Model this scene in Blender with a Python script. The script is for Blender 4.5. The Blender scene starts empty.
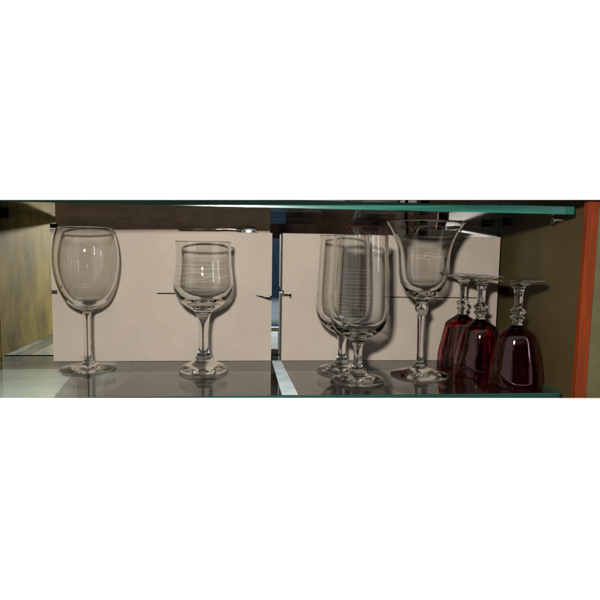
import bpy, bmesh, math, random
from mathutils import Vector, Matrix
random.seed(7)
C = bpy.context.scene
col = C.collection
PI = math.pi

# ------------------------------------------------------------------ camera
cd = bpy.data.cameras.new('camera'); cam = bpy.data.objects.new('camera', cd); col.objects.link(cam)
yaw, pitch, roll = math.radians(5.313), math.radians(-5.807), math.radians(0.95)
f = Vector((math.sin(yaw)*math.cos(pitch), math.cos(yaw)*math.cos(pitch), math.sin(pitch)))
r = Vector((math.cos(yaw), -math.sin(yaw), 0)); u = r.cross(f)
r2 = math.cos(roll)*r + math.sin(roll)*u; u2 = -math.sin(roll)*r + math.cos(roll)*u
M = Matrix((r2, u2, -f)).transposed().to_4x4(); M.translation = Vector((-22.6, -886.6, 184.5))   # the scene is in millimetres
cam.matrix_world = M
cd.sensor_width = 36.0; cd.lens = 36.0*537.63/600.0; cd.clip_start = 10; cd.clip_end = 50000
C.unit_settings.system = 'METRIC'; C.unit_settings.scale_length = .001; C.unit_settings.length_unit = 'MILLIMETERS'
C.camera = cam
C.render.resolution_x = C.render.resolution_y = 1024
C.view_settings.view_transform = 'Standard'; C.view_settings.look = 'None'
C.view_settings.exposure = 0.0; C.view_settings.gamma = 1.0
C.cycles.max_bounces = 20; C.cycles.transmission_bounces = 20; C.cycles.glossy_bounces = 8
C.cycles.diffuse_bounces = 3; C.cycles.transparent_max_bounces = 24
C.cycles.sample_clamp_indirect = 6; C.cycles.sample_clamp_direct = 0
C.cycles.caustics_reflective = False; C.cycles.caustics_refractive = True
C.cycles.blur_glossy = 0.0
C.cycles.use_denoising = True

# ------------------------------------------------------------------ world: white backdrop behind the cabinet, dim room in front of it
w = bpy.data.worlds.new('World'); C.world = w; w.use_nodes = True
nt = w.node_tree; nt.nodes.clear()
N = nt.nodes.new; L = nt.links.new
tc = N('ShaderNodeTexCoord'); sx = N('ShaderNodeSeparateXYZ'); L(tc.outputs['Generated'], sx.inputs[0])
gt = N('ShaderNodeMath'); gt.operation = 'GREATER_THAN'; L(sx.outputs['Y'], gt.inputs[0]); gt.inputs[1].default_value = 0.0
mp = N('ShaderNodeMapping'); mp.inputs['Scale'].default_value = (9, 1, 3); L(tc.outputs['Generated'], mp.inputs[0])
ns = N('ShaderNodeTexNoise'); ns.inputs['Scale'].default_value = 1.6; ns.inputs['Detail'].default_value = 2; L(mp.outputs[0], ns.inputs[0])
rb = N('ShaderNodeValToRGB'); e = rb.color_ramp.elements            # warm dark furniture of the room
e[0].position = .40; e[0].color = (.004, .003, .003, 1); e[1].position = .66; e[1].color = (.050, .026, .018, 1)
L(ns.outputs['Fac'], rb.inputs[0])
rz = N('ShaderNodeMapRange'); L(sx.outputs['Z'], rz.inputs[0]); rz.inputs[1].default_value = -.25; rz.inputs[2].default_value = .05
rl = N('ShaderNodeValToRGB'); e = rl.color_ramp.elements            # bluish lower part of the room, pale floor
e[0].position = .0; e[0].color = (.22, .30, .33, 1); e[1].position = 1; e[1].color = (.05, .065, .10, 1)
for p, c in ((.17, (.25, .33, .36)), (.21, (.05, .07, .09)), (.34, (.05, .075, .10)), (.38, (.27, .32, .35)), (.47, (.24, .28, .32)), (.51, (.012, .025, .04)), (.8, (.02, .035, .06))):
    x = e.new(p); x.color = (*c, 1)
L(rz.outputs[0], rl.inputs[0])
g2 = N('ShaderNodeMath'); g2.operation = 'GREATER_THAN'; L(sx.outputs['Z'], g2.inputs[0]); g2.inputs[1].default_value = .012
mr = N('ShaderNodeMix'); mr.data_type = 'RGBA'; L(g2.outputs[0], mr.inputs[0]); L(rl.outputs[0], mr.inputs[6]); L(rb.outputs[0], mr.inputs[7])
dx = N('ShaderNodeMath'); dx.operation = 'COMPARE'; L(sx.outputs['X'], dx.inputs[0]); dx.inputs[1].default_value = .048; dx.inputs[2].default_value = .016
inv = N('ShaderNodeMath'); inv.operation = 'SUBTRACT'; inv.inputs[0].default_value = 1; L(dx.outputs[0], inv.inputs[1])
mxx = N('ShaderNodeMath'); mxx.operation = 'MAXIMUM'; L(g2.outputs[0], mxx.inputs[0]); L(inv.outputs[0], mxx.inputs[1]); L(mxx.outputs[0], mr.inputs[0])
ce = N('ShaderNodeMapRange'); L(sx.outputs['Z'], ce.inputs[0]); ce.inputs[1].default_value = .25; ce.inputs[2].default_value = .5   # pale room ceiling, brightened as fill light
mc = N('ShaderNodeMix'); mc.data_type = 'RGBA'; L(ce.outputs[0], mc.inputs[0]); L(mr.outputs[2], mc.inputs[6]); mc.inputs[7].default_value = (.75, .71, .66, 1)
ab = N('ShaderNodeMath'); ab.operation = 'ABSOLUTE'; L(sx.outputs['X'], ab.inputs[0])
si = N('ShaderNodeMapRange'); L(ab.outputs[0], si.inputs[0]); si.inputs[1].default_value = .52; si.inputs[2].default_value = .72      # pale room walls to the sides, brightened as fill light
ms = N('ShaderNodeMix'); ms.data_type = 'RGBA'; L(si.outputs[0], ms.inputs[0]); L(mc.outputs[2], ms.inputs[6]); ms.inputs[7].default_value = (.70, .66, .61, 1)
mw = N('ShaderNodeMix'); mw.data_type = 'RGBA'; L(gt.outputs[0], mw.inputs[0]); L(ms.outputs[2], mw.inputs[6]); mw.inputs[7].default_value = (1.02, 1.02, 1.02, 1)
bg = N('ShaderNodeBackground'); L(mw.outputs[2], bg.inputs[0]); bg.inputs[1].default_value = 1
wo = N('ShaderNodeOutputWorld'); L(bg.outputs[0], wo.inputs[0])

# ------------------------------------------------------------------ lamps: the camera flash and the cool window behind the camera
def area(name, loc, target, sx_, sy_, power, color, caus=False):
    l = bpy.data.lights.new(name, 'AREA'); l.shape = 'RECTANGLE'; l.size = sx_*1000; l.size_y = sy_*1000
    l.energy = power*1e6; l.color = color
    o = bpy.data.objects.new(name, l); col.objects.link(o); o.location = Vector(loc)*1000
    o.rotation_euler = (Vector(target)-Vector(loc)).to_track_quat('-Z', 'Y').to_euler()
    if caus: l.cycles.is_caustics_light = True
    return o
area('flash_lamp', (-.085, -.90, .305), (-.0, 0, .13), .045, .03, 15.6, (1.0, .955, .90), True)
area('window_lamp', (1.45, -1.75, .75), (.1, 0, .12), .055, .9, 3.6, (.75, .87, 1.0))
area('window_lamp', (1.9, -.95, .60), (.3, -.1, .12), .045, .8, 2.2, (.75, .87, 1.0))

# ------------------------------------------------------------------ materials
def mat(name):
    m = bpy.data.materials.new(name); m.use_nodes = True
    return m, m.node_tree, m.node_tree.nodes['Principled BSDF']
def plain(name, c, rough=.5, metal=0., ior=1.45, noise=None, bump=0., stretch=(1, 1, 1)):
    m, t, b = mat(name)
    b.inputs['Base Color'].default_value = (*c, 1); b.inputs['Roughness'].default_value = rough
    b.inputs['Metallic'].default_value = metal; b.inputs['IOR'].default_value = ior
    if noise:
        amt, sc = noise
        tcn = t.nodes.new('ShaderNodeTexCoord'); mpn = t.nodes.new('ShaderNodeMapping'); mpn.inputs['Scale'].default_value = stretch
        n = t.nodes.new('ShaderNodeTexNoise'); n.inputs['Scale'].default_value = sc; n.inputs['Detail'].default_value = 8; n.inputs['Roughness'].default_value = .65
        t.links.new(tcn.outputs['Object'], mpn.inputs[0]); t.links.new(mpn.outputs[0], n.inputs[0])
        ra = t.nodes.new('ShaderNodeMapRange'); ra.inputs[1].default_value = .25; ra.inputs[2].default_value = .75
        ra.inputs[3].default_value = 1-amt; ra.inputs[4].default_value = 1+amt
        t.links.new(n.outputs['Fac'], ra.inputs[0])
        mx = t.nodes.new('ShaderNodeMix'); mx.data_type = 'RGBA'; mx.blend_type = 'MULTIPLY'; mx.inputs[0].default_value = 1
        mx.inputs[6].default_value = (*c, 1); t.links.new(ra.outputs[0], mx.inputs[7]); t.links.new(mx.outputs[2], b.inputs['Base Color'])
        if bump:
            bp = t.nodes.new('ShaderNodeBump'); bp.inputs['Strength'].default_value = bump; bp.inputs['Distance'].default_value = .0005
            t.links.new(n.outputs['Fac'], bp.inputs['Height']); t.links.new(bp.outputs[0], b.inputs['Normal'])
    return m
def glass(name, c, rough=0.):
    m, t, b = mat(name)
    t.nodes.remove(b); g = t.nodes.new('ShaderNodeBsdfGlass'); g.inputs['Color'].default_value = (*c, 1)
    g.inputs['Roughness'].default_value = rough; g.inputs['IOR'].default_value = 1.5
    t.links.new(g.outputs[0], t.nodes['Material Output'].inputs[0])
    return m
def sheet(name, tint):                                   # polished glass sheet: clear body, Fresnel reflection on each face
    m, t, b = mat(name); t.nodes.remove(b); n = t.nodes.new; l = t.links.new
    ge = n('ShaderNodeNewGeometry'); d = n('ShaderNodeVectorMath'); d.operation = 'DOT_PRODUCT'
    l(ge.outputs['Normal'], d.inputs[0]); l(ge.outputs['Incoming'], d.inputs[1])
    a = n('ShaderNodeMath'); a.operation = 'ABSOLUTE'; l(d.outputs['Value'], a.inputs[0])
    s = n('ShaderNodeMath'); s.operation = 'SUBTRACT'; s.inputs[0].default_value = 1; l(a.outputs[0], s.inputs[1])
    p = n('ShaderNodeMath'); p.operation = 'POWER'; l(s.outputs[0], p.inputs[0]); p.inputs[1].default_value = 5
    q = n('ShaderNodeMath'); q.operation = 'MULTIPLY_ADD'; l(p.outputs[0], q.inputs[0]); q.inputs[1].default_value = .96; q.inputs[2].default_value = .04
    tr = n('ShaderNodeBsdfTransparent'); tr.inputs[0].default_value = (*tint, 1)
    gl = n('ShaderNodeBsdfGlossy'); gl.inputs['Roughness'].default_value = 0.0; gl.inputs['Color'].default_value = (1, 1, 1, 1)
    no = n('ShaderNodeTexNoise'); no.inputs['Scale'].default_value = 90; no.inputs['Detail'].default_value = 6
    tcn = n('ShaderNodeTexCoord'); l(tcn.outputs['Object'], no.inputs[0])
    mr_ = n('ShaderNodeMapRange'); l(no.outputs['Fac'], mr_.inputs[0]); mr_.inputs[1].default_value = .4; mr_.inputs[2].default_value = .75; mr_.inputs[3].default_value = .0; mr_.inputs[4].default_value = .13
    l(mr_.outputs[0], gl.inputs['Roughness'])
    mx = n('ShaderNodeMixShader'); l(q.outputs[0], mx.inputs[0]); l(tr.outputs[0], mx.inputs[1]); l(gl.outputs[0], mx.inputs[2])
    l(mx.outputs[0], t.nodes['Material Output'].inputs[0])
    return m

M_clear = glass('clear_glass', (.98, .98, .973))
M_red = glass('burgundy_glass', (1, 1, 1))
va = M_red.node_tree.nodes.new('ShaderNodeVolumeAbsorption'); va.inputs['Color'].default_value = (.88, 0, .46, 1); va.inputs['Density'].default_value = 1700
M_red.node_tree.links.new(va.outputs[0], M_red.node_tree.nodes['Material Output'].inputs['Volume'])
M_sheet = sheet('shelf_glass', (.90, .95, .93))
M_etch = plain('frosted_etching', (.40, .40, .38), .5)
M_kraft = plain('grey_brown_cardboard', (.222, .190, .157), .9, noise=(.13, 420), bump=.5)
t = M_kraft.node_tree; b = t.nodes['Principled BSDF']; mxk = t.nodes.new('ShaderNodeMix'); mxk.data_type = 'RGBA'; mxk.blend_type = 'MULTIPLY'; mxk.inputs[0].default_value = 1
nk = t.nodes.new('ShaderNodeTexNoise'); nk.inputs['Scale'].default_value = 14; nk.inputs['Detail'].default_value = 5; tk = t.nodes.new('ShaderNodeTexCoord'); t.links.new(tk.outputs['Object'], nk.inputs[0])
rk = t.nodes.new('ShaderNodeMapRange'); rk.inputs[1].default_value = .3; rk.inputs[2].default_value = .7; rk.inputs[3].default_value = .93; rk.inputs[4].default_value = 1.05
t.links.new(nk.outputs['Fac'], rk.inputs[0]); t.links.new(b.inputs['Base Color'].links[0].from_socket, mxk.inputs[6]); t.links.new(rk.outputs[0], mxk.inputs[7]); t.links.new(mxk.outputs[2], b.inputs['Base Color'])
M_brown = plain('dark_brown_hardboard', (.70, .52, .39), .8, noise=(.25, 30), stretch=(1, 1, 3))
M_mirror = plain('mirror_silver', (.86, .88, .87), .0, 1.)
M_gold = plain('lit_mottled_gold_laminate', (.165, .125, .025), .7, .0, noise=(.85, 18), bump=.3, stretch=(1, 1, .45))  # left wall laminate, its stronger light painted into the colour
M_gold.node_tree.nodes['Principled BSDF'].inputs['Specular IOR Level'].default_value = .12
M_gold2 = plain('shaded_gold_laminate', (.046, .034, .012), .45, .1, noise=(.35, 9), bump=.3, stretch=(1, 1, .35))  # same laminate on the right wall, darkened for its weaker light
M_wood = plain('orange_stained_wood', (.098, .015, .002), .65, noise=(.5, 26), bump=.3, stretch=(3, 3, .3))
M_wood.node_tree.nodes['Principled BSDF'].inputs['Specular IOR Level'].default_value = .15
M_olive = plain('olive_painted_board', (.055, .048, .018), .6, noise=(.2, 60))
M_opaque = plain('added_white_painted_rail', (.90, .90, .90), .6)
M_white = plain('added_translucent_rail', (.90, .90, .90), .6)
tl = M_white.node_tree.nodes.new('ShaderNodeBsdfTranslucent'); tl.inputs[0].default_value = (.9, .9, .9, 1)
mt = M_white.node_tree.nodes.new('ShaderNodeMixShader'); mt.inputs[0].default_value = .24  # translucency added so flash light brightens the board behind
M_white.node_tree.links.new(M_white.node_tree.nodes['Principled BSDF'].outputs[0], mt.inputs[1]); M_white.node_tree.links.new(tl.outputs[0], mt.inputs[2])
M_white.node_tree.links.new(mt.outputs[0], M_white.node_tree.nodes['Material Output'].inputs[0])
M_dark = plain('dark_cabinet_floor', (.02, .017, .014), .6, noise=(.3, 25))
M_black = plain('black_plastic', (.008, .008, .008), .4)
M_chrome = plain('chrome', (.85, .85, .87), .12, 1.)
M_cream = plain('cream_reflection_card', (.30, .24, .13), .8, noise=(.1, 60))
M_paper = plain('white_paper', (.62, .62, .60), .8, noise=(.06, 40))
M_tan = plain('tan_fibreboard', (.16, .13, .095), .8, noise=(.12, 60))
M_blue = plain('painted_light_streak', (.36, .43, .45), .9, noise=(.25, 40))  # colour of the light streak on the lower shelf
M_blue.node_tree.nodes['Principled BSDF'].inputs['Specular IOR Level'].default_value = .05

def edge_mat(name, dark, light):
    m, t, b = mat(name)                        # ground front edge of the shelf glass
    tcn = t.nodes.new('ShaderNodeTexCoord'); mpn = t.nodes.new('ShaderNodeMapping'); mpn.inputs['Scale'].default_value = (3, .5, 60)
    n = t.nodes.new('ShaderNodeTexNoise'); n.inputs['Scale'].default_value = 1.4; n.inputs['Detail'].default_value = 4
    cr = t.nodes.new('ShaderNodeValToRGB'); cr.color_ramp.elements[0].position = .35; cr.color_ramp.elements[0].color = dark
    cr.color_ramp.elements[1].position = .7; cr.color_ramp.elements[1].color = light
    t.links.new(tcn.outputs['Object'], mpn.inputs[0]); t.links.new(mpn.outputs[0], n.inputs[0]); t.links.new(n.outputs['Fac'], cr.inputs[0])
    t.links.new(cr.outputs[0], b.inputs['Base Color']); b.inputs['Roughness'].default_value = .25
    return m
M_edge = edge_mat('teal_glass_edge', (.003, .026, .022, 1), (.020, .120, .088, 1))
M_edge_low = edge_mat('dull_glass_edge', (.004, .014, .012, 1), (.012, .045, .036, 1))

# ------------------------------------------------------------------ helpers
def link(name, bm, mats, parent=None, smooth=False, bevel=0.):
    me = bpy.data.meshes.new(name); bmesh.ops.recalc_face_normals(bm, faces=bm.faces) if bevel >= 0 else None
    bm.to_mesh(me); bm.free()
    for mm in (mats if isinstance(mats, (list, tuple)) else [mats]): me.materials.append(mm)
    if smooth:
        for p in me.polygons: p.use_smooth = True
    o = bpy.data.objects.new(name, me); col.objects.link(o)
    if parent: o.parent = parent
    if bevel > 0:
        bv = o.modifiers.new('bevel', 'BEVEL'); bv.width = bevel; bv.segments = 2; bv.limit_method = 'ANGLE'
    return o
def tag(o, label=None, cat=None, group=None, kind=None):
    for k, v in (('label', label), ('category', cat), ('group', group), ('kind', kind)):
        if v: o[k] = v
    return o
def empty(name, loc, *a):
    o = bpy.data.objects.new(name, None); col.objects.link(o); o.location = loc; o.empty_display_size = .02
    return tag(o, *a)
def box(bm, x0, x1, y0, y1, z0, z1, mi=0, rot=None, cen=None):
    v = [bm.verts.new((x, y, z)) for x in (x0, x1) for y in (y0, y1) for z in (z0, z1)]
    for q in ((0, 1, 3, 2), (4, 6, 7, 5), (0, 4, 5, 1), (2, 3, 7, 6), (0, 2, 6, 4), (1, 5, 7, 3)):
        fc = bm.faces.new([v[i] for i in q]); fc.material_index = mi
    if rot: bmesh.ops.rotate(bm, verts=v, cent=cen, matrix=rot)
    return v
def prism(bm, pts, y0, y1):                              # an outline in x,z with thickness along y
    a = [bm.verts.new((x, y0, z)) for x, z in pts]; b_ = [bm.verts.new((x, y1, z)) for x, z in pts]
    bm.faces.new(a); bm.faces.new(b_[::-1])
    for i in range(len(pts)):
        j = (i+1) % len(pts); bm.faces.new((a[i], b_[i], b_[j], a[j]))
def spline(pts, n=7):                                    # Catmull-Rom through (r, z); a third entry 1 marks a sharp corner
    out = []
    P = [Vector(p[:2]) for p in pts]; K = [len(p) > 2 for p in pts]
    for i in range(len(P)-1):
        p1, p2 = P[i], P[i+1]
        p0 = P[i-1] if i > 0 and not K[i] else p1*2-p2
        p3 = P[i+2] if i+2 < len(P) and not K[i+1] else p2*2-p1
        d = max((p2-p1).length, 1e-6)
        t1 = (p2-p0)*(d/max((p1-p0).length+d, 1e-6)); t2 = (p3-p1)*(d/max((p3-p2).length+d, 1e-6))
        for k in range(n):
            s = k/n
            h = ((2*s**3-3*s**2+1), (s**3-2*s**2+s), (-2*s**3+3*s**2), (s**3-s**2))
            q = p1*h[0]+t1*h[1]+p2*h[2]+t2*h[3]; out.append((max(q.x, 0.), q.y))
    out.append(tuple(P[-1])); return out
def lathe_open(name, prof, i0, i1, m, parent, seg=128, warp=None, flat=False, nrm=True):
    # the stretch i0..i1 of a closed profile; parts of one glass meet ring to ring with no cap between them
    me = bpy.data.meshes.new(name); vs = []; fs = []; rings = []; nn = []
    def pn(i):
        a = Vector(prof[max(i-1, 0)]); b2 = Vector(prof[min(i+1, len(prof)-1)]); d = (b2-a)
        if d.length < 1e-9: d = Vector((1, 0))
        d.normalize(); return (d.y, -d.x)
    for i in range(i0, i1+1):
        R, z = prof[i]; a, b2 = pn(i)
        if R < 1e-6:
            rings.append([len(vs)]); vs.append((0, 0, z)); nn.append((0, 0, 1 if b2 > 0 else -1))
        else:
            ring = []
            for k in range(seg):
                th = 2*PI*k/seg; rr = R*(warp(th, z) if warp else 1)
                ring.append(len(vs)); vs.append((rr*math.cos(th), rr*math.sin(th), z)); nn.append((a*math.cos(th), a*math.sin(th), b2))
            rings.append(ring)
    for A, B in zip(rings, rings[1:]):
        if len(A) == 1 and len(B) == 1: continue
        for k in range(seg):
            k2 = (k+1) % seg
            if len(A) == 1: fs.append((A[0], B[k2], B[k]))
            elif len(B) == 1: fs.append((A[k], A[k2], B[0]))
            else: fs.append((A[k], A[k2], B[k2], B[k]))
    me.from_pydata(vs, [], fs); me.materials.append(m)
    for p in me.polygons: p.use_smooth = not flat
    me.update()
    if nrm and not flat: me.normals_split_custom_set_from_vertices(nn)
    o = bpy.data.objects.new(name, me); col.objects.link(o); o.parent = parent
    return o
def tube(bm, pts, rad, seg=6):
    prev = None; P = [Vector(p) for p in pts]
    for i, p in enumerate(P):
        d = (P[min(i+1, len(P)-1)]-P[max(i-1, 0)]).normalized()
        a = d.orthogonal().normalized() if i == 0 else (a-d*a.dot(d)).normalized()
        b2 = d.cross(a); ring = [bm.verts.new(p+(a*math.cos(2*PI*k/seg)+b2*math.sin(2*PI*k/seg))*rad) for k in range(seg)]
        if prev:
            for k in range(seg): bm.faces.new((prev[k], prev[(k+1) % seg], ring[(k+1) % seg], ring[k]))
        else: bm.faces.new(ring[::-1])
        prev = ring
    bm.faces.new(prev)

# ------------------------------------------------------------------ the cabinet
XL, XR, ZT, ZF = -.4205, .3995, .335, -.095
def board(name, args, m, label, cat, bevel=0):
    bm = bmesh.new(); box(bm, *args); return tag(link(name, bm, m, bevel=bevel), label, cat)
def struct(name, args, m):
    bm = bmesh.new(); box(bm, *args); return tag(link(name, bm, m), kind='structure')
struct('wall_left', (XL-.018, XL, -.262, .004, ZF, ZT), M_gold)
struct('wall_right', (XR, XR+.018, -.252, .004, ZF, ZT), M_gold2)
struct('ceiling', (XL-.018, XR+.018, -.262, .004, ZT, ZT+.015), M_dark)
struct('floor', (XL-.018, XR+.018, -.262, .004, ZF-.015, ZF), M_dark)
mir = board('back_mirror', (XL-.018, XR+.018, .005, .010, ZF-.015, ZT+.015), M_mirror, 'tall mirror lining the back of the cabinet, showing between and beside the boards', 'mirror')
board('wooden_upright', (.3842, .3985, -.262, -.253, ZF-.015, ZT+.015), M_wood, 'narrow upright orange stained wood strip at the right edge of the cabinet', 'wood trim', .0008)
board('olive_side_panel', (.3990, .66, -.258, -.253, ZF-.015, ZT+.015), M_olive, 'olive panel outside the orange wood strip at the far right', 'panel')
# two white rails added above and below, tapered to look level from the camera
bm = bmesh.new(); prism(bm, [(-.56, .2215), (.66, .2508), (.66, .375), (-.56, .375)], -.276, -.268)
tag(link('added_white_rail', bm, M_white), 'added white rail across the top of the cabinet opening, in front of the upper glass shelf', 'rail')
bm = bmesh.new(); prism(bm, [(-.56, -.114), (.66, -.114), (.66, -.0015), (-.56, .0107)], -.276, -.268)
tag(link('added_white_rail', bm, M_opaque), 'added white rail across the bottom of the cabinet opening, below the lower glass shelf', 'rail')

def glass_shelf(zt, th, x0, x1, label, crn, medge):
    bm = bmesh.new(); y0, y1 = -.240, .0; pts = []
    for k in range(7):
        a = PI*1.5+PI/2*k/6; pts.append((x1-crn+crn*math.cos(a), y0+crn+crn*math.sin(a)))
    pts += [(x1, y1), (x0, y1), (x0, y0)]
    t_ = [bm.verts.new((x, y, zt)) for x, y in pts]; b_ = [bm.verts.new((x, y, zt-th)) for x, y in pts]
    bm.faces.new(t_).material_index = 0; bm.faces.new(b_[::-1]).material_index = 0
    for i in range(len(pts)):
        j = (i+1) % len(pts); bm.faces.new((b_[i], b_[j], t_[j], t_[i])).material_index = 1
    return tag(link('glass_shelf', bm, [M_sheet, medge]), label, 'glass shelf', 'glass shelves of the cabinet')
H = .2286
glass_shelf(0, .0085, XL+.003, .3825, 'lower glass shelf carrying all the drinking glasses, with a thin teal front edge', .008, M_edge_low)
glass_shelf(H+.0095, .0095, XL+.003, .3815, 'upper glass shelf just above the glasses, with a thick emerald front edge', .002, M_edge)

# shelf pins
def pin(x0, x1, y, z, metal, label):
    bm = bmesh.new()
    bmesh.ops.create_cone(bm, cap_ends=True, segments=20, radius1=.0032, radius2=.0028, depth=abs(x1-x0),
        matrix=Matrix.Translation(((x0+x1)/2, y, z-.0034)) @ Matrix.Rotation(PI/2, 4, 'Y'))
    bmesh.ops.create_cone(bm, cap_ends=True, segments=20, radius1=.0046, radius2=.0046, depth=.002,
        matrix=Matrix.Translation((x0 if abs(x0) < abs(x1) else x1, y, z-.0048)) @ Matrix.Rotation(PI/2, 4, 'Y'))
    tag(link('shelf_pin', bm, M_chrome if metal else M_black, bevel=.0003), label, 'shelf pin', 'pins holding up the upper glass shelf')
pin(.385, XR, -.185, H, True, 'small metal shelf pin under the right end of the upper shelf, nearest the wood strip')
pin(.386, XR, -.035, H, False, 'dark shelf pin under the back right corner of the upper shelf')
bm = bmesh.new(); box(bm, XL, XL+.013, -.024, -.010, H-.0085, H-.0002)
tag(link('shelf_clip', bm, M_black, bevel=.0006), 'black shelf clip under the back left corner of the upper shelf', 'shelf clip')

# flat cardboard boxes with cut slots, built from the filled cells of a grid
def cardboard(name, x0, x1, ztop, slots, label):
    xs = sorted({x0, x1} | {a for s in slots for a in s[:2]}); zs = sorted({.0004, ztop} | {a for s in slots for a in s[2:]})
    y0, y1 = -.0409, -.0010; bm = bmesh.new(); V = {}
    def v(i, y, k):
        key = (i, y, k)
        if key not in V: V[key] = bm.verts.new((xs[i], y, zs[k]))
        return V[key]
    def full(i, k):
        if not (0 <= i < len(xs)-1 and 0 <= k < len(zs)-1): return False
        cx, cz = (xs[i]+xs[i+1])/2, (zs[k]+zs[k+1])/2
        return not any(a < cx < b2 and c < cz < d for a, b2, c, d in slots)
    for i in range(len(xs)-1):
        for k in range(len(zs)-1):
            if not full(i, k): continue
            bm.faces.new((v(i, y0, k), v(i+1, y0, k), v(i+1, y0, k+1), v(i, y0, k+1)))
            bm.faces.new((v(i, y1, k), v(i, y1, k+1), v(i+1, y1, k+1), v(i+1, y1, k)))
            if not full(i-1, k): bm.faces.new((v(i, y0, k), v(i, y0, k+1), v(i, y1, k+1), v(i, y1, k)))
            if not full(i+1, k): bm.faces.new((v(i+1, y0, k), v(i+1, y1, k), v(i+1, y1, k+1), v(i+1, y0, k+1)))
            if not full(i, k-1): bm.faces.new((v(i, y0, k), v(i, y1, k), v(i+1, y1, k), v(i+1, y0, k)))
            if not full(i, k+1): bm.faces.new((v(i, y0, k+1), v(i+1, y0, k+1), v(i+1, y1, k+1), v(i, y1, k+1)))
    return tag(link(name, bm, M_kraft), label, 'cardboard box', 'flat cardboard boxes standing behind the glasses')
sl = [(-.3235, -.3150, .1045, .1105), (-.1665, -.103, .1056, .1078)]
for k in range(8):                                        # the torn, pointed slit at the right edge
    a = -.0140+k*.0030; sl.append((a, a+.0030, .1036-.0010*k, .1050-.00035*k-.0010*(k > 3)))
sl.append((.0075, .0110, .0965, .1045))
boardL = cardboard('cardboard_box', -.3235, .0105, .2030, sl, 'left grey brown flat cardboard box behind the two left glasses, torn slit at right edge')
sr = [(.2016, .3560, .1028, .1046), (.3560, .3640, .1034, .1070), (.0276, .0305, .1040, .1130), (.0276, .0420, .1035, .1075), (.0395, .0425, .1005, .1075)]
boardR = cardboard('cardboard_box', .0276, .3815, .2030, sr, 'right grey brown flat cardboard box behind the beer, flared and red glasses')
bm = bmesh.new(); box(bm, -.3250, .0085, -.012, -.009, .2032, .330)
tag(link('brown_backing_board', bm, M_brown), 'brown board standing on the left cardboard box, rising up past the upper shelf', 'board')

# ------------------------------------------------------------------ drinking glasses
def upright_glass(name, loc, foot, stem, bowl, inner, *tags):
    # foot, stem, bowl: outer points from the table up; inner: from the rim down to the axis
    root = empty(name, loc, *tags)
    pts = foot+stem+bowl+inner; n = 7
    pr = spline(pts, n)
    a = (len(foot)-1)*n; b2 = (len(foot)+len(stem)-1)*n
    parts = [lathe_open('foot', pr, 0, a, M_clear, root), lathe_open('stem', pr, a, b2, M_clear, root), lathe_open('bowl', pr, b2, len(pr)-1, M_clear, root)]
    for p in parts: p.cycles.is_caustics_caster = True
    return root, parts, pr
def surf_r(bowl, z):
    P = sorted([p[:2] for p in bowl], key=lambda p: p[1])
    for (r0, z0), (r1, z1) in zip(P, P[1:]):
        if z0 <= z <= z1: return r0+(r1-r0)*(z-z0)/(z1-z0)
    return P[-1][0]
A0 = -PI/2
def etching(bowl_part, pr, curves, rad=.00022):
    P = [p for p in pr if p[1] > .085]; top = max(range(len(P)), key=lambda i: P[i][1]); P = P[:top+1]
    bm = bmesh.new()
    for c in curves:
        tube(bm, [((surf_r(P, z)+.0001)*math.cos(a), (surf_r(P, z)+.0001)*math.sin(a), z) for a, z in c], rad, 5)
    link('etching', bm, M_etch, bowl_part, smooth=True)

def foot_pts(R, zc, rs, zs_, lip=.0016):
    return [(0, .0006), (R*.55, .0005), (R-.0022, .0, 1), (R-.0004, .0006), (R, lip*.55+.0003), (R-.0008, lip+.0004), (R*.72, zc)]+[(rs, zs_)]

wine = upright_glass('wine_glass', (-.2568, -.0919, .0003),
    foot_pts(.0423, .0042, .0125, .0078), [(.0082, .0110), (.0063, .018), (.0058, .030), (.0057, .055), (.0060, .076), (.0066, .0835)],
    [(.0085, .0866), (.0140, .0893), (.0216, .0930), (.0324, .1018), (.0410, .1185), (.0461, .1372), (.0484, .1558), (.0479, .1728), (.0450, .1899), (.0405, .2040), (.0401, .2050)],
    [(.0396, .2050), (.0393, .2040), (.0437, .190), (.0467, .1728), (.0472, .1558), (.0448, .138), (.0394, .120), (.0305, .1045), (.019, .0955), (.008, .0918), (0, .0908)],
    'clear round bowled wine glass on a thin straight stem, standing alone on the left', 'wine glass')
water = upright_glass('water_goblet', (-.0894, -.1086, .0003),
    [(0, .0010), (.020, .0008), (.0330, 0, 1), (.0352, .0012), (.0355, .0030), (.0345, .0050), (.0285, .0085), (.0215, .0118), (.0165, .0150)],
    [(.0128, .0185), (.0098, .0240), (.0076, .0330), (.0069, .0440), (.0070, .0560), (.0079, .0700), (.0100, .0820)],
    [(.0135, .0875), (.0208, .0925), (.0300, .0990), (.0352, .1050), (.0400, .1130), (.0423, .1228), (.0415, .1380), (.0394, .1543), (.0388, .1685), (.0394, .1862), (.0391, .1874)],
    [(.0383, .1874), (.0379, .1862), (.0373, .1685), (.0378, .1543), (.0398, .1380), (.0403, .1240), (.0372, .1150), (.0310, .1075), (.0215, .1015), (.0100, .0980), (0, .0970)],
    'clear waisted goblet with etched wavy lines and a thick flared stem, second from left', 'goblet')

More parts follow.
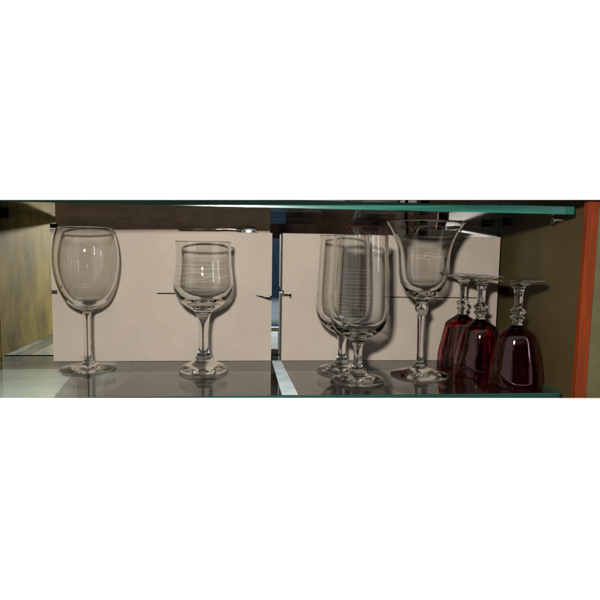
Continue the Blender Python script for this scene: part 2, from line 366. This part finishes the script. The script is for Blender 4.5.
def arc(z, a0, a1, amp=0, k=0, rise=0, n=40):
    return [(A0+a0+(a1-a0)*i/n, z+amp*math.sin(k*i/n)+rise*i/n) for i in range(n+1)]
etching(water[1][2], water[2], [arc(.1555, -1.5, 1.5), arc(.1500, -1.1, 1.1, .0006, 9), arc(.1445, -1.4, .4, .0012, 12), arc(.1260, -.95, 1.0, .0022, 7, .015),
    arc(.1340, -.9, .5, .0018, 8, .006), arc(.1390, .1, 1.3, .0014, 9), arc(.1610, -.2, 1.2, .001, 8)], .00011)
BF = [(0, .0010), (.020, .0008), (.0345, 0, 1), (.0367, .0010), (.0368, .0022), (.0350, .0040), (.0250, .0068), (.0160, .0098), (.0118, .0122)]
BS = [(.0088, .0160), (.0066, .0230), (.0057, .0330), (.0059, .0420), (.0071, .0500)]
BB = [(.0102, .0558), (.0160, .0600), (.0231, .0645), (.0333, .0738), (.0385, .0855), (.0399, .1053), (.0392, .1325), (.0376, .1662), (.0362, .1980), (.0358, .1992)]
BI = [(.0350, .1992), (.0347, .1980), (.0361, .1662), (.0376, .1325), (.0382, .1053), (.0364, .0880), (.0310, .0775), (.0215, .0705), (.0110, .0672), (0, .0662)]
def beer(loc, label):
    root, parts, pr = upright_glass('tall_beer_glass', loc, BF, BS, BB, BI, label, 'beer glass', 'pair of tall beer glasses')
    etching(parts[2], pr, [[(A0-1.2+2.9*i/48, .078+.0045*k+.0006*math.sin(k*2.1)) for i in range(49)] for k in range(18)], .000028)  # fine rings added to cast the stripes in the glass's shadow
    return root
b1 = beer((.1245, -.172, .0003), 'tall footed clear beer glass at the front of its pair, nearer the shelf edge')
def copy_tree(o, loc, **props):
    c = o.copy(); col.objects.link(c); c.location = loc
    for k, v in props.items(): c[k] = v
    for ch in [x for x in bpy.data.objects if x.parent == o]:
        d = ch.copy(); col.objects.link(d); d.parent = c
        for g in [x for x in bpy.data.objects if x.parent == ch]:
            e_ = g.copy(); col.objects.link(e_); e_.parent = d
    return c
copy_tree(b1, (.1130, -.112, .0003), label='tall footed clear beer glass standing behind and left of its twin, nearer the cardboard')
flare = upright_glass('flared_goblet', (.2225, -.1402, .0003),
    foot_pts(.0425, .0052, .0120, .0112), [(.0078, .0150), (.0055, .0210), (.0048, .0300), (.0050, .0500), (.0056, .0700), (.0062, .0860), (.0078, .0915), (.0101, .0966), (.0092, .1010), (.0076, .1050)],
    [(.0100, .1096), (.0179, .1150), (.0251, .1222), (.0315, .1325), (.0345, .1440), (.0356, .1560), (.0373, .1780), (.0416, .1949), (.0487, .2095), (.0560, .2192), (.0563, .2202)],
    [(.0557, .2205), (.0480, .2108), (.0405, .1955), (.0361, .1785), (.0343, .1560), (.0330, .1450), (.0298, .1345), (.0230, .1252), (.0140, .1195), (.006, .1172), (0, .1168)],
    'tallest clear goblet with a wide flared rim and knobbed stem, beside the red glasses', 'goblet')
etching(flare[1][2], flare[2], [arc(.1730, -.9, .9, .0012, 7), arc(.1690, -.6, -.1, .0012, 5), arc(.1690, .1, .6, .0012, 5), arc(.1760, -.3, .3, .0010, 5)], .00009)

wine[0].scale = (.925, .925, 1); flare[0].scale = (.98, .98, 1)
# burgundy goblets standing on their mouths
RO = [(.0362, .0000), (.0371, .0006), (.0372, .0060), (.0362, .0200), (.0333, .0370), (.0296, .0546), (.0268, .0655), (.0245, .0702), (.0190, .0742), (.0115, .0790), (.0076, .0822, 1), (0, .0822)]
RI = [(.0356, .0000), (.0353, .0008), (.0354, .0060), (.0344, .0200), (.0315, .0370), (.0278, .0540), (.0248, .0640), (.0190, .0700), (.0110, .0740), (0, .0755)]
def flute(th, z):
    a = (th % (PI/4))-PI/8; zl = .024+.018*(a/(PI/8))**2; zt = .0690-.006*(a/(PI/8))**2
    w_ = max(0, min(1, (z-zl)/.006))*max(0, min(1, (zt-z)/.005)); w_ = w_*w_*(3-2*w_)
    return 1-w_*.17*(1-math.cos(PI/8)/math.cos(a))
def red_goblet(loc, label):
    root = empty('burgundy_goblet', loc, label, 'goblet', 'three burgundy goblets upside down')
    pr = spline(RI[::-1]+RO[0:], 9)
    pr = [(R, z) for R, z in pr]
    bo = lathe_open('bowl', pr, 0, len(pr)-1, M_red, root, 192, flute, nrm=False)
    st = [(0, .0823), (.0076, .0823), (.0060, .0848), (.0064, .0872), (.0094, .0905), (.0100, .0925), (.0072, .0948), (.0072, .0962), (.0106, .0985), (.0108, .1010), (.0066, .1045), (.0058, .1070)]
    lathe_open('knob', st, 0, len(st)-1, M_clear, root, 8, flat=True)
    s2 = spline([(.0058, .1070), (.0056, .1150), (.0060, .1240), (.0072, .1305)], 6)
    lathe_open('stem', s2, 0, len(s2)-1, M_clear, root, 8, flat=True)
    s3 = spline([(.0072, .1305), (.0100, .1345), (.0175, .1378), (.0290, .1408), (.0352, .1424), (.0357, .1434), (.0350, .1441), (.0280, .1436), (.0120, .1425), (0, .1420)], 7)
    lathe_open('foot', s3, 0, len(s3)-1, M_clear, root, 96)
    return root
g1 = red_goblet((.3372, -.1958, .0003), 'burgundy goblet upside down with clear stem, nearest the shelf edge and the right wall')
g1.rotation_euler.z = .18; g1.scale = (.955, .955, 1)
c2 = copy_tree(g1, (.3104, -.1390, .0003), label='middle burgundy goblet of the three upside down, a red glint low on its right'); c2.rotation_euler.z = .42
c3 = copy_tree(g1, (.3055, -.0848, .0003), label='burgundy goblet upside down, the farthest of three, next to the cardboard'); c3.rotation_euler.z = -.1

# ------------------------------------------------------------------ small things behind and under
# spoon lying along the top edge of the left cardboard
sp = empty('spoon', (-.0245, -.0300, .2045), 'shiny metal spoon lying behind the top edge of the left cardboard box', 'spoon')
bm = bmesh.new(); bmesh.ops.create_uvsphere(bm, u_segments=32, v_segments=16, radius=1, matrix=Matrix.Diagonal((.0125, .0028, .0088, 1)))
link('spoon_bowl', bm, M_chrome, sp, True)
bm = bmesh.new(); tube(bm, [(-.0120, 0, .001), (-.022, 0, .0030), (-.035, 0, .0035), (-.050, 0, .0028), (-.11, 0, .0022)], .0012, 10)
link('handle', bm, M_chrome, sp, True)
# things above and behind the cardboard; cream cards paint in the room's mirror reflection
def cardp(name, pts, y, m, label, cat, th=.002):
    bm = bmesh.new(); prism(bm, pts, y, y+th); tag(link(name, bm, m), label, cat)
cardp('cream_reflection_card', [(.268, .232), (.335, .260), (.335, .300), (.268, .300)], -.020, M_cream, 'bright mirror reflection painted as a cream card on the upper shelf behind the flared goblet, seen through the glass', 'card', .004)
cardp('cream_reflection_card', [(.2440, .2033), (.2490, .2033), (.2490, .33), (.2440, .33)], -.030, M_cream, 'narrow bright reflection painted as a cream card on the right cardboard box behind the flared goblet', 'card', .003)
cardp('white_card', [(.2620, .2033), (.3600, .2033), (.3580, .2045), (.2920, .2140), (.2620, .2180)], -.034, M_paper, 'white card peeping over the right cardboard box behind the flared goblet', 'card', .001)
for z, lb in ((.1046, 'small black clip at the left edge of the left cardboard box, halfway up'), (.2045, 'small black clip on the top left corner of the left cardboard box')):
    bm = bmesh.new(); box(bm, -.3235, -.3155, -.0405, -.030, z, z+.0062)
    tag(link('box_clip', bm, M_black, bevel=.0004), lb, 'clip')
# glass dish on the upper shelf
ds = tag(bpy.data.objects.new('glass_dish', None), 'low clear glass dish standing on the upper shelf above the tall beer glasses', 'dish')
col.objects.link(ds); ds.location = (.150, -.120, H+.0098)
pd = spline([(0, .0005), (.030, 0, 1), (.0345, .0015), (.037, .006), (.047, .024), (.050, .033), (.0485, .033), (.044, .024), (.034, .0075), (.020, .005), (0, .0045)], 6)
lathe_open('bowl', pd, 0, len(pd)-1, M_clear, ds, 96)
# below the lower shelf
bm = bmesh.new(); q_ = [(-.405, -.236), (-.2665, -.236), (-.2935, -.030), (-.405, -.030)]  # pale box added to give the shelf's left end its glow
lo = [bm.verts.new((x, y, ZF+.0005)) for x, y in q_]; hi = [bm.verts.new((x, y, -.014)) for x, y in q_]
bm.faces.new(lo[::-1]); bm.faces.new(hi)
for i in range(4): bm.faces.new((lo[i], lo[(i+1) % 4], hi[(i+1) % 4], hi[i]))
tag(link('glow_box', bm, plain('pale_glow_card', (.86, .88, .84), .35, noise=(.3, 14), stretch=(.4, 2, 1)), bevel=.001), 'pale box added for the bright glow at the left end of the lower glass shelf', 'box')
bm = bmesh.new(); t_ = [bm.verts.new(p) for p in ((.0170, -.238, .0008), (.0370, -.238, .0008), (.0268, -.0420, .0008), (.0125, -.0420, .0008))]  # light bounced through the gap, drawn as a thin pale strip
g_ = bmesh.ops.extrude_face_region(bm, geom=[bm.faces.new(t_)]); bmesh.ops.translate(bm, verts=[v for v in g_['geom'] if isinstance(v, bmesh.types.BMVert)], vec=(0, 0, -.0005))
tag(link('light_streak_strip', bm, M_blue), 'streak of mirrored light built as a pale bluish strip, front to back on the lower shelf, between the cardboard boxes', 'strip')

for o in bpy.data.objects:
    if o.type == 'MESH' and not o.cycles.is_caustics_caster and o.name.split('.')[0] in ('cardboard_box', 'brown_backing_board', 'silver_tray'):
        o.cycles.is_caustics_receiver = True

# ------------------------------------------------------------------ everything above was written in metres: into the scene's millimetres
for me in bpy.data.meshes: me.transform(Matrix.Scale(1000, 4))
for o in bpy.data.objects:
    if o.type in ('MESH', 'EMPTY'):
        o.location *= 1000
        for md in o.modifiers:
            if md.type == 'BEVEL': md.width *= 1000
for mm in bpy.data.materials:
    for nd in mm.node_tree.nodes:
        if nd.type == 'TEX_NOISE': nd.inputs['Scale'].default_value /= 1000
        if nd.type == 'BUMP': nd.inputs['Distance'].default_value *= 1000
        if nd.type == 'VOLUME_ABSORPTION': nd.inputs['Density'].default_value /= 1000
